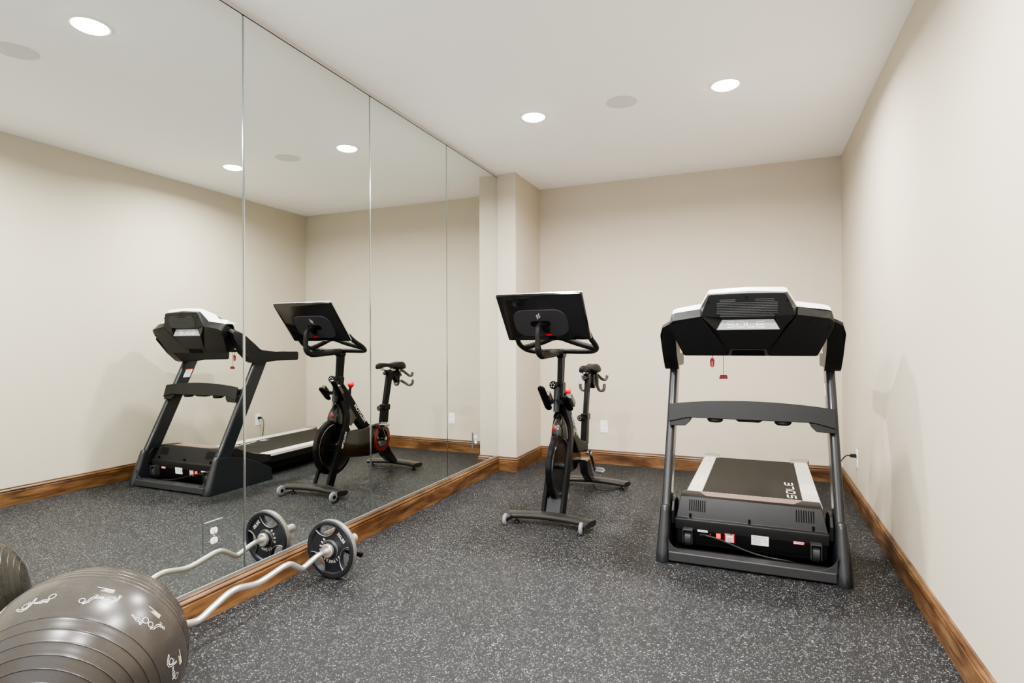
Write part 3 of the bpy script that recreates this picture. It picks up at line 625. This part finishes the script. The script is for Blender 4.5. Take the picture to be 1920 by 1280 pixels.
# cranks and pedals
BBY, BBZ = 4.785, .372
for s, (py, pz) in ((1, (4.895, .205)), (-1, (4.70, .525))):
    xa = BX+s*(.085 if s > 0 else .112)
    ca = MB().tube([(xa, BBY-(py-BBY)*.12, BBZ-(pz-BBZ)*.12), (xa, BBY, BBZ), (xa+s*.012, py, pz)], [.014, .019, .012], 12, None, [.010, .012, .008]).build('crank_arm', 'gloss', bk)
    MB().lathe([(.001, 0), (.020, 0), (.022, -.01), (.016, -.05)], (xa+s*.012, BBY, BBZ), (s,0,0), 20).build('crank_bolt', 'chrome', ca)
    xp = xa+s*.055
    pd = MB().tube([(xp-.030, py-.045, pz), (xp+.03, py-.045, pz), (xp+.038, py, pz), (xp+.03, py+.045, pz), (xp-.03, py+.045, pz), (xp-.036, py, pz)], .0075, 8, (0,0,1), .006, True)
    pd.cyl((xp-.055, py, pz), (xp+.036, py, pz), .009, 12); pd.box(xp-.027, xp+.027, py-.030, py+.030, pz-.019, pz+.019); pd.box(xp-.034, xp+.034, py-.012, py+.012, pz-.024, pz+.024)
    pd.build('pedal', 'chrome', bk, bevel=.002)
# rear leg
MB().prism([(4.83, .30), (4.96, .30), (5.005, .21), (5.140, .066), (5.03, .066), (4.885, .17)], 'x', 1.034, 1.106).build('rear_leg', 'gloss', bk, bevel=.014, bseg=3)
# seat tube, post, saddle
MB().prism([(4.842, .42), (4.960, .42), (4.995, .69), (4.890, .69)], 'x', 1.044, 1.096).build('seat_tube', 'framepaint', bk, bevel=.016, bseg=3)
MB().prism([(4.886, .640), (4.996, .632), (5.002, .692), (4.888, .698)], 'x', 1.038, 1.102).build('seat_collar', 'satin', bk, bevel=.010)
MB().prism([(4.905, .68), (4.985, .68), (5.05, .93), (5.085, .965), (5.16, .975), (5.16, 1.018), (5.00, 1.018), (4.972, .985)], 'x', 1.052, 1.088).build('seat_post', 'framepaint', bk, bevel=.010, bseg=3)
def knob(c, ax, r, name='adjust_knob'):
    k = MB().lathe([(.001, .0), (r*.9, .0), (r, .004), (r, .016), (r*.9, .020), (r*.75, .021), (r*.7, .017), (r*.25, .017), (.001, .020)], c, ax, 28).build(name, 'satin', bk)
    A = Vector(ax).normalized(); U = A.orthogonal().normalized(); Wv = A.cross(U); dm = MB()
    for j in range(5):
        a = 2*PI*j/5; dm.lathe([(r*.14, .0165), (r*.14, .021), (.001, .0215)], Vector(c)+(U*math.cos(a)+Wv*math.sin(a))*r*.48, ax, 10)
    dm.build('knob_mark', 'chrome', k)
    MB().cyl(Vector(c)-A*.045, Vector(c), r*.35, 12).build('knob_stem', 'satin', k)
knob((1.056, 4.835, .664), (-.15, -1, .1), .027)
knob((1.052, 4.120, 1.003), (-.15, -1, .1), .031)
knob((1.072, 4.955, 1.010), (-.1, -1, .1), .020, 'saddle_knob')
# saddle
rings = []
for y, hw, zt, zb in ((4.806, .010, 1.104, 1.080), (4.812, .022, 1.114, 1.060), (4.85, .027, 1.122, 1.062), (4.92, .031, 1.121, 1.076), (4.99, .037, 1.117, 1.080), (5.06, .050, 1.118, 1.072), (5.12, .066, 1.127, 1.050), (5.18, .076, 1.134, 1.038), (5.225, .074, 1.132, 1.042), (5.245, .060, 1.122, 1.058), (5.25, .03, 1.110, 1.078)):
    ring = []
    for j in range(24):
        a = 2*PI*j/24; ca, sa = math.cos(a), math.sin(a); zc = (zt+zb)/2
        dip = -.010*math.exp(-(ca*3.0)**2) if (sa > 0 and y > 4.95) else 0
        droop = -.018*abs(ca)**3 if y > 5.0 else -.006*abs(ca)**3
        ring.append((BX+hw*math.copysign(abs(ca)**.8, ca), y, zc+(zt-zb)/2*sa+dip+droop))
    rings.append(ring)
sd = MB().loft(rings).build('saddle', 'blk2', bk, angle=70)
rl = MB()
for s in (-1, 1): rl.tube(cr([(BX+s*.012, 4.85, 1.085), (BX+s*.018, 4.93, 1.045), (BX+s*.020, 5.03, 1.040), (BX+s*.030, 5.12, 1.062)], 5), .0040, 8)
rl.build('saddle_rail', 'satin', sd)
MB().hull([(BX+a, 5.0+b, 1.03+c) for a in (-.024, .024) for b, c in ((-.04, -.02), (.05, -.02), (-.03, .016), (.04, .016))]).build('saddle_clamp', 'satin', bk, bevel=.005)
# weight holder behind the saddle
MB().hull([(BX+a, y, z) for a in (-.016, .030) for y, z in ((5.10, .95), (5.10, 1.03), (5.19, 1.04), (5.21, .99), (5.19, .90), (5.15, .90))]).build('weight_rack', 'satin', bk, bevel=.010)
for pts in ([(1.050, 5.20, .925), (1.015, 5.235, .895), (.975, 5.25, .872), (.942, 5.255, .885), (.932, 5.255, .912), (.934, 5.255, .932)],
            [(1.096, 5.195, 1.035), (1.105, 5.22, .985), (1.102, 5.24, .920), (1.116, 5.25, .882), (1.140, 5.255, .872), (1.160, 5.255, .884), (1.165, 5.255, .912), (1.166, 5.255, .938)],
            [(1.085, 5.19, 1.036), (1.105, 5.24, 1.020), (1.122, 5.31, .985), (1.145, 5.345, .970), (1.162, 5.355, .984), (1.168, 5.355, 1.012)],
            [(1.045, 5.19, 1.036), (1.022, 5.22, 1.020), (.998, 5.26, .985), (.972, 5.275, .970), (.955, 5.28, .984), (.950, 5.28, 1.012)]):
    MB().tube(cr(pts, 5), .010, 10, (0,1,0), .015).build('weight_hook', 'hook', bk)
# head tube, handlebar post
MB().cyl((1.058, 4.155, .797), (1.058, 4.172, .985), .023, 24).build('front_tube', 'frame', bk)
MB().prism([(4.172, .90), (4.262, .90), (4.282, 1.018), (4.186, 1.026)], 'x', 1.040, 1.100).build('head_collar', 'satin', bk, bevel=.014, bseg=3)
MB().prism([(4.192, .98), (4.272, .98), (4.300, 1.215), (4.210, 1.215)], 'x', 1.050, 1.088).build('handlebar_post', 'framepaint', bk, bevel=.010, bseg=3)
MB().hull([(BX+a, 4.255+b, z) for a, b, z in ((-.026,-.05,1.205),(.026,-.05,1.205),(-.026,.05,1.205),(.026,.05,1.205),(-.032,-.06,1.245),(.032,-.06,1.245),(-.032,.045,1.245),(.032,.045,1.245),(-.02,-.05,1.278),(.02,-.05,1.278),(-.02,.03,1.278),(.02,.03,1.278))]).build('post_head', 'satin', bk, bevel=.012, bseg=3)
low = [(1.35, 4.018, 1.395), (1.360, 4.060, 1.350), (1.372, 4.110, 1.316), (1.372, 4.165, 1.290), (1.350, 4.225, 1.270), (1.30, 4.280, 1.258), (1.20, 4.280, 1.256), (1.12, 4.255, 1.258), (1.065, 4.248, 1.258), (1.01, 4.255, 1.258), (.93, 4.280, 1.256), (.835, 4.290, 1.256), (.785, 4.235, 1.272), (.766, 4.165, 1.302), (.770, 4.105, 1.330), (.780, 4.055, 1.362), (.79, 4.015, 1.40)]
MB().tube(cr(low, 6), .0195, 14).build('handlebar', 'blk2', bk)
arch = [(1.366, 4.200, 1.279), (1.27, 4.180, 1.305), (1.18, 4.165, 1.334), (1.10, 4.150, 1.362), (1.04, 4.150, 1.362), (.96, 4.165, 1.334), (.87, 4.185, 1.308), (.772, 4.205, 1.285)]
MB().tube(cr(arch, 6), .0215, 14).build('upper_grip_bar', 'blk2', bk)
MB().tube(cr([(1.06, 4.235, 1.252), (1.055, 4.05, 1.240), (1.05, 3.90, 1.233), (1.049, 3.845, 1.236), (1.048, 3.805, 1.254), (1.048, 3.786, 1.290), (1.047, 3.784, 1.340), (1.046, 3.786, 1.395), (1.045, 3.800, 1.432), (1.044, 3.850, 1.455)], 6), [.027]*18+[.024]*13+[.020]*24, 18).build('screen_stem', 'blk2', bk)
MB().hull([(1.05+a, 4.0+b, 1.20+c) for a, b, c in ((-.006,.13,.06),(.006,.13,.06),(-.006,-.10,.03),(.006,-.10,.03),(-.006,-.02,.07),(.006,-.02,.07))]).build('stem_web', 'blk2', bk)
# screen
SO = Vector((1.0585, 3.868, 1.505)); EX = Vector((1, .020, .004)).normalized(); EU = Vector((0, -.628, .778)); EU = (EU-EX*EU.dot(EX)).normalized(); NB = EU.cross(EX)
if NB.y > 0: NB = -NB
SP = lambda a, b, c: SO+EX*a+EU*b+NB*c
def rrect(w, h, r, n=6):
    out = []
    for cx_, cy_, a0 in ((w-r, h-r, 0), (-w+r, h-r, 90), (-w+r, -h+r, 180), (w-r, -h+r, 270)):
        for k in range(n+1):
            a = math.radians(a0+90*k/n); out.append((cx_+r*math.cos(a), cy_+r*math.sin(a)))
    return out
hw, hh = .3185, .2055
sr = [(1.0, -.014, .012), (1.0, -.002, .012), (.985, .006, .012), (.90, .014, .03)]
MB().loft([[SP(a*s if True else a, b*(s if s == 1 else s-.01), c) for a, b in rrect(hw, hh, r)] for s, c, r in sr]).build('screen_back', 'gloss', bk, angle=30)
MB().add([SP(a, b, -.0148) for a, b in rrect(hw-.006, hh-.006, .01)], [tuple(range(28))]).build('display_glass', 'gloss', bk, smooth=False)
MB().loft([[SP(a, b, -.0135) for a, b in rrect(hw+.0015, hh+.0015, .013)], [SP(a, b, -.006) for a, b in rrect(hw+.0015, hh+.0015, .013)]], False).build('screen_bezel', 'alu', bk)
pc_ = (-.022, -.036)
pan = MB().loft([[SP(pc_[0]+a, pc_[1]+b, .010) for a, b in rrect(.203, .117, .085, 10)], [SP(pc_[0]+a, pc_[1]+b, .020) for a, b in rrect(.201, .115, .084, 10)]]).build('rear_panel', 'screen_panel', bk)
MB().loft([[SP(-.025+a, -.040+b, .019) for a, b in rrect(.076, .026, .0255, 8)], [SP(-.025+a, -.040+b, .0205) for a, b in rrect(.075, .025, .0245, 8)]]).build('mount_recess', 'gapdark', bk)
MB().hull([SP(-.012+a, b, c) for a, b, c in ((-.03,-.055,.02),(.045,-.055,.02),(-.03,-.03,.02),(.045,-.03,.02),(-.02,-.05,.05),(.02,-.05,.05),(-.02,-.025,.045),(.02,-.025,.045))]).build('mount_block', 'satin', bk, bevel=.004)
MB().lathe([(.001, .0), (.026, .0), (.028, .004), (.028, .014), (.022, .018), (.001, .018)], SP(.012, -.085, .020), NB, 24).build('tilt_hinge', 'satin', bk)
MB().add([SP(a, b, .0215) for a, b in ((-.002, -.146), (.042, -.146), (.042, -.132), (-.002, -.132))], [(0,1,2,3)]).build('red_tag', 'red', bk, smooth=False)
# round emblem: two curved strokes with tails around a dot
lg = MB(); fn = lambda q: SP(-.028+q[0], .028+q[1], .0212)
arc = lambda a0, a1, r, n=14: [(r*math.cos(math.radians(a0+(a1-a0)*k/n)), r*math.sin(math.radians(a0+(a1-a0)*k/n))) for k in range(n+1)]
ribbon(lg, [(.010, .024)] + arc(62, 215, .0125), .0048, fn); ribbon(lg, [(-.010, -.024)] + arc(242, 395, .0125), .0048, fn)
ribbon(lg, arc(0, 360, .0022, 10), .0034, fn)
lg.build('emblem', 'print', pan, smooth=False)
# resistance knob and bottle holders
MB().sphere((1.071, 4.400, .934), .030, 20, 14, (1, 1, 1.0)).build('resistance_knob', 'red', bk)
MB().tube([(1.071, 4.372, .845), (1.071, 4.385, .885), (1.071, 4.398, .912)], [.022, .014, .012], 14).build('knob_stalk', 'satin', bk)
def holder(a, b, r, cup):
    a = Vector(a); b = Vector(b); t = (b-a).normalized()
    P = [a, a+t*r*.25, a+t*r*.7] + [a+(b-a)*k/4 for k in (1, 2, 3)] + [b-t*r*.5, b]
    RR = [r*.45, r*.75, r, r, r, r, r*.95, r*.7]
    h = MB().tube(P, RR, 18, (1,0,0), [q*.55 for q in RR]).build('bottle_holder', 'satin', bk)
    n = Vector((0, -t.z, t.y)); n = n if n.y > 0 else -n
    m = a*.45+b*.55
    MB().hull([m+Vector((dx, 0, 0))+t*u+n*w for dx in cup[:2] for u in cup[2:4] for w in (.012, .062)]).build('bottle', 'hook', h, bevel=.010, bseg=3)
holder((.975, 4.030, .998), (.992, 4.180, .812), .030, (-.004, .036, -.03, .075))
holder((1.147, 4.075, .925), (1.158, 4.195, .812), .031, (-.006, .040, -.055, .06))
MB().hull([(x, y, z) for x in (.99, 1.15) for y, z in ((4.14, .86), (4.17, .86), (4.14, .89), (4.17, .89))]).build('holder_bracket', 'satin', bk)
MB().tube(cr([(1.06, 4.13, .80), (1.05, 4.115, .765), (1.055, 4.14, .745), (1.065, 4.18, .76)], 6), .003, 8).build('sensor_wire', 'cord', bk)
MB().tube(cr([(1.09, 5.11, .03), (1.12, 5.06, .01), (1.17, 5.03, .004), (1.23, 5.03, .004), (1.29, 5.07, .010), (1.34, 5.10, .02)], 6), .0045, 8).build('power_lead', 'cord', bk)

# ------------------------------------------------------------------ curl bar, plates, clips
BCX, BCZ = .240, .164
cb = thing('curl_bar', (BCX, 2.075, 0), 'chrome zigzag curl bar lying along the mirror baseboard', 'barbell')
half = [(2.56, .164), (2.50, .164), (2.455, .158), (2.375, .136), (2.345, .141), (2.275, .188), (2.240, .195), (2.205, .193), (2.12, .179), (2.075, .174), (2.03, .177), (1.955, .194), (1.915, .196), (1.880, .189), (1.80, .157), (1.760, .140), (1.725, .138), (1.66, .156), (1.61, .164), (1.575, .164)]
MB().tube(cr([(BCX+(z-.164)*.12, y, z) for y, z in half], 6), .0148, 16).build('shaft', 'steel', cb)
for y0, sg, en in ((2.553, 1, 2.802), (1.585, -1, 1.372)):
    MB().lathe([(.001, 0), (.034, 0), (.0385, .004), (.0385, .018), (.034, .024), (.0255, .026), (.0255, abs(en-y0)-.003), (.022, abs(en-y0)), (.001, abs(en-y0))], (BCX, y0-sg*.012, BCZ), (0,sg,0), 32).build('sleeve', 'steel', cb, angle=30)

def cutter_poly(ang):
    ca = Vector((math.cos(ang), math.sin(ang))); Rout, rc, rr = .138, .156, .077
    pts = []
    n = 28
    for k in range(n):
        a = 2*PI*k/n; p = ca*rc+Vector((math.cos(a), math.sin(a)))*rr
        if p.length > Rout: p = p.normalized()*Rout
        pts.append(p)
    return pts
def weight_plate(y0, sg, label):
    t = thing('weight_plate', (BCX, y0, 0), label, 'weight plate', 'iron weight plates on the curl bar')
    R = .1635; th = .040; ya, yb = (y0, y0+sg*th)
    prof = [(.0262, 0), (.046, 0), (.050, .004), (.052, .009), (.128, .009), (.134, .002), (.140, 0), (.156, 0), (R, .006), (R, th-.006), (.156, th), (.140, th), (.134, th-.002), (.128, th-.009), (.052, th-.009), (.050, th-.004), (.046, th), (.0262, th)]
    body = MB().lathe(prof, (BCX, y0, BCZ), (0,sg,0), 72, True).build('plate_body', 'iron', t, smooth=False)
    cut = MB()
    for d_ in (103, -17, -137):
        poly = cutter_poly(math.radians(d_))
        cut.prism([(BCX+p.x, BCZ+p.y) for p in poly], 'y', y0-sg*.02, y0+sg*(th+.02))
    co = cut.build('cut', 'iron', t)
    bo = body.modifiers.new('b', 'BOOLEAN'); bo.object = co; bo.operation = 'DIFFERENCE'; bo.solver = 'EXACT'
    bpy.context.view_layer.update()
    dg = bpy.context.evaluated_depsgraph_get(); me = bpy.data.meshes.new_from_object(body.evaluated_get(dg))
    body.modifiers.clear(); old = body.data; body.data = me; bpy.data.meshes.remove(old); cm = co.data; bpy.data.objects.remove(co); bpy.data.meshes.remove(cm)
    body.data.materials.clear(); body.data.materials.append(M['iron'])
    body.data.polygons.foreach_set('use_smooth', [True]*len(body.data.polygons)); body.data.set_sharp_from_angle(angle=math.radians(30))
    # worn outer edge and worn grip lips
    MB().lathe([(R+.0006, .007), (R+.0006, th-.007), (R-.002, th-.0065), (R-.002, .0065)], (BCX, y0, BCZ), (0,sg,0), 72, True).build('worn_rim', 'worn', t)
    for d_ in (103, -17, -137):
        a0 = math.radians(d_); pts = []
        for k in range(17):
            a = a0+PI+math.radians(-64+128*k/16); p = Vector((math.cos(a0), math.sin(a0)))*.156+Vector((math.cos(a), math.sin(a)))*.0800
            pts.append((BCX+p.x, y0+sg*.004, BCZ+p.y))
        MB().tube(pts, .0040, 8, (0,1,0), .0018).build('grip_lip', 'worn', t)
    MB().lathe([(.0265, .0), (.045, -.0015), (.047, .0), (.0445, .002), (.0265, .002)], (BCX, y0, BCZ), (0,sg,0), 40, True).build('hub_ring', 'iron', t)
    MB().lathe([(.0515, .0035), (.0535, .0045), (.0535, .009), (.0515, .009)], (BCX, y0, BCZ), (0,sg,0), 40, True).build('hub_edge', 'worn', t)
    # lettering, clockwise with tops outward, on the face at y0
    lt = MB(); fx = 1 if sg > 0 else -1
    yt = y0+sg*.0082
    def arc_word(s, a_start, step, r, size):
        for i, ch in enumerate(s):
            a = math.radians(a_start-step*i); rad = Vector((fx*math.cos(a), 0, math.sin(a))); tan = Vector((fx*math.sin(a), 0, -math.cos(a)))
            put_text(lt, ch, size, Vector((BCX, yt, BCZ))+rad*r, tan, rad)
    arc_word('GEAR', 190, 20, .0665, .0225)
    arc_word('FITNESS', -32, 15.5, .0665, .0225)
    a = math.radians(44); rad = Vector((fx*math.cos(a), 0, math.sin(a))); tan = Vector((fx*math.sin(a), 0, -math.cos(a)))
    put_text(lt, '35LBS', .026, Vector((BCX, yt, BCZ))+rad*.105, tan, rad, 1.05)
    lt.build('lettering', 'print', t, smooth=False)
    return t
weight_plate(2.566, 1, 'round iron weight plate with three grip holes, on the far end of the curl bar')
weight_plate(1.568, -1, 'round iron weight plate on the near end of the curl bar, behind the exercise ball')
def clip(y0, sg, label):
    t = thing('spring_clip', (BCX, y0, BCZ), label, 'spring clip', 'spring clips on the curl bar')
    coil = [(BCX+.0285*math.cos(a), y0+sg*a/(2*PI)*.006, BCZ+.0285*math.sin(a)) for a in [2*PI*3*k/60 for k in range(61)]]
    MB().tube(coil, .0028, 8).build('coil', 'chrome', t)
    for k, (dx, dz, dy) in enumerate(((.165, -.030, .012), (.150, -.048, .022))):
        MB().tube(cr([(BCX+.028, y0+sg*dy, BCZ-.01), (BCX+.07, y0+sg*(dy+.010), BCZ-.022-.008*k), (BCX+dx, y0+sg*(dy+.030), BCZ+dz)], 5), .0055, 10, (0,1,0), .008).build('grip_handle', 'blk', t)
clip(2.612, 1, 'spring clip with black handles behind the far weight plate')

# ------------------------------------------------------------------ exercise ball
BC = Vector((.4625, 1.150, .298)); RB = .2975
AX = Vector((.554, -.8055, -.211)).normalized()
eb = thing('exercise_ball', (BC.x, BC.y, 0), 'large shiny grey exercise ball with ribbed rings, cut by the lower left corner', 'exercise ball')
U0 = AX.cross(Vector((0,0,1))).normalized(); W0 = AX.cross(U0)
cs = [.41, .51, .605, .69, .768, .835, .90, -.13, -.195, -.262, -.345, -.43, -.52, -.61, -.70, -.78, -.845, -.893, -.932, -.966]
th = []
for k in range(1, 90): th.append((math.radians(2*k), 0))
th = [(a, 0) for a, _ in th if min(abs(a-math.acos(c)) for c in cs) > .018]
for c in cs:
    a = math.acos(c)
    for da, dr in ((-.0075, 0), (-.004, .0002), (-.0022, .0009), (0, .0011), (.0022, .0009), (.004, .0002), (.0075, 0)): th.append((a+da, dr))
th.sort()
rings = []
SEG = 160
for a, dr in th:
    r = RB+dr
    rings.append([BC+AX*(r*math.cos(a))+(U0*math.cos(2*PI*k/SEG)+W0*math.sin(2*PI*k/SEG))*(r*math.sin(a)) for k in range(SEG)])
skin = MB().loft(rings).build('ball_skin', 'ball', eb, angle=80)
at = skin.data.attributes.new('rib_shade', 'FLOAT', 'POINT')
at.data.foreach_set('value', [1.0 if dr > .0005 else 0.0 for a, dr in th for k in range(SEG)])
nt = M['ball'].node_tree; pb = nt.nodes['Principled BSDF']; src = pb.inputs['Base Color'].links[0].from_socket
an_ = nt.nodes.new('ShaderNodeAttribute'); an_.attribute_name = 'rib_shade'
mx_ = nt.nodes.new('ShaderNodeMix'); mx_.data_type = 'RGBA'; mx_.inputs['B'].default_value = (.007, .006, .0055, 1)  # ribs coloured dark to imitate the shading of the low ridges
nt.links.new(an_.outputs['Fac'], mx_.inputs['Factor']); nt.links.new(src, mx_.inputs['A']); nt.links.new(mx_.outputs['Result'], pb.inputs['Base Color'])
nr = nt.nodes.new('ShaderNodeTexNoise'); nr.inputs['Scale'].default_value = 14; nr.inputs['Detail'].default_value = 2
tc_ = nt.nodes.new('ShaderNodeTexCoord'); nt.links.new(tc_.outputs['Object'], nr.inputs['Vector'])
mr_ = nt.nodes.new('ShaderNodeMapRange'); mr_.inputs['To Min'].default_value = .22; mr_.inputs['To Max'].default_value = .34
nt.links.new(nr.outputs['Fac'], mr_.inputs['Value']); nt.links.new(mr_.outputs['Result'], pb.inputs['Roughness'])
MB().lathe([(.001, RB+.002), (.009, RB+.001), (.012, RB-.002)], BC, AX, 20).build('valve_plug', 'blk', eb)
# printed exercise figures around the plain band
def on_ball(p0, ang):
    p0 = Vector(p0).normalized(); t = AX.cross(p0).normalized(); s = p0.cross(t)
    ca, sa = math.cos(ang), math.sin(ang)
    def fn(q):
        q = Vector((q[0]*ca-q[1]*sa, q[0]*sa+q[1]*ca))
        return BC+(p0*RB+t*q.x+s*q.y).normalized()*(RB+.0012)
    return fn
def circ(cx_, cy_, rx, ry=None, n=18): ry = ry or rx; return [(cx_+rx*math.cos(2*PI*k/n), cy_+ry*math.sin(2*PI*k/n)) for k in range(n+1)]
def figure(mb, fn, kind):
    w = .0022
    if kind == 0:    # sitting against a ball, legs out
        ribbon(mb, circ(-.022, .004, .014), w, fn)
        ribbon(mb, [(-.012, .016), (.002, .010), (.014, .004), (.030, .006), (.044, -.004), (.046, .003), (.030, .013), (.014, .012), (.004, .020), (-.008, .024), (-.012, .016)], w, fn)
        ribbon(mb, circ(-.002, .026, .005), w, fn); ribbon(mb, [(.0, .018), (.016, .022), (.026, .017)], w, fn)
    elif kind == 1:  # lying over a ball, arms down
        ribbon(mb, circ(0, 0, .013), w, fn)
        ribbon(mb, [(-.030, -.012), (-.016, .006), (-.004, .017), (.010, .016), (.022, .005), (.034, -.010), (.040, -.008), (.028, .010), (.014, .024), (-.006, .025), (-.022, .012), (-.036, -.010), (-.030, -.012)], w, fn)
        ribbon(mb, circ(-.036, -.018, .005), w, fn); ribbon(mb, [(-.022, .006), (-.018, -.010), (-.012, -.018)], w, fn)
    else:            # on the back, feet on a ball
        ribbon(mb, circ(.030, .006, .012), w, fn)
        ribbon(mb, [(-.036, -.008), (-.012, -.010), (.000, -.002), (.008, .012), (.024, .020), (.026, .026), (.006, .020), (-.006, .006), (-.014, -.002), (-.034, .000), (-.036, -.008)], w, fn)
        ribbon(mb, circ(-.044, -.003, .0055), w, fn); ribbon(mb, [(-.020, -.004), (-.026, -.018), (-.016, -.020)], w, fn)
base = [(.0487, -.452, .891), (.5006, -.1137, .858), (.8132, .1754, .555), (.9321, .362, .0097), (-.42, -.62, .66), (.80, .50, -.50)]
for i, p in enumerate(base):
    for dx, kind, an in ((-.026, i % 3, .35), (.026, (i+1) % 3, .3)):
        f0 = on_ball(p, 0)
        ca, sa = .66*math.cos(an), .66*math.sin(an)
        prt = MB(); figure(prt, (lambda q, dx=dx, f0=f0, ca=ca, sa=sa: f0((dx+q[0]*ca-q[1]*sa, -.006*(1 if dx < 0 else -1)+q[0]*sa+q[1]*ca))), kind); prt.build('printed_figure', 'print', eb, smooth=False)
    if i in (1, 2, 3):
        f0 = on_ball(p, 0)
        for k, (ln, mm) in enumerate(((.034, 'yellow'), (.030, 'print'), (.026, 'print'), (.048, 'print'))):
            st = MB(); ribbon(st, [(-.020, -.030-.0042*k), (-.020+ln, -.030-.0042*k)], .0018, f0); st.build('printed_stripe', mm, eb, smooth=False)

# ------------------------------------------------------------------ camera, world, colour
cam = bpy.data.cameras.new('camera'); co = bpy.data.objects.new('camera', cam); COL.objects.link(co)
cam.sensor_width = 36; cam.lens = 1070.839/1920*36; cam.clip_start = .05
yaw, pitch, roll = .39853, .0012, -.00385
fv = Vector((-math.sin(yaw)*math.cos(pitch), math.cos(yaw)*math.cos(pitch), math.sin(pitch)))
rv = Vector((math.cos(yaw), math.sin(yaw), 0)); uv = rv.cross(fv)
r2 = rv*math.cos(roll)+uv*math.sin(roll); u2 = -rv*math.sin(roll)+uv*math.cos(roll)
m = Matrix((r2, u2, -fv)).transposed().to_4x4(); m.translation = Vector((2.44279, 0, 1.33)); co.matrix_world = m
SC.camera = co
wd = bpy.data.worlds.new('world'); SC.world = wd; wd.use_nodes = True
bg = wd.node_tree.nodes['Background']; bg.inputs['Color'].default_value = (.86, .92, 1.0, 1); bg.inputs['Strength'].default_value = .95
SC.view_settings.view_transform = 'AgX'; SC.view_settings.look = 'AgX - Medium High Contrast'; SC.view_settings.exposure = 1.26
SC.cycles.max_bounces = 10; SC.cycles.diffuse_bounces = 6; SC.cycles.glossy_bounces = 5
SC.cycles.sample_clamp_indirect = 4
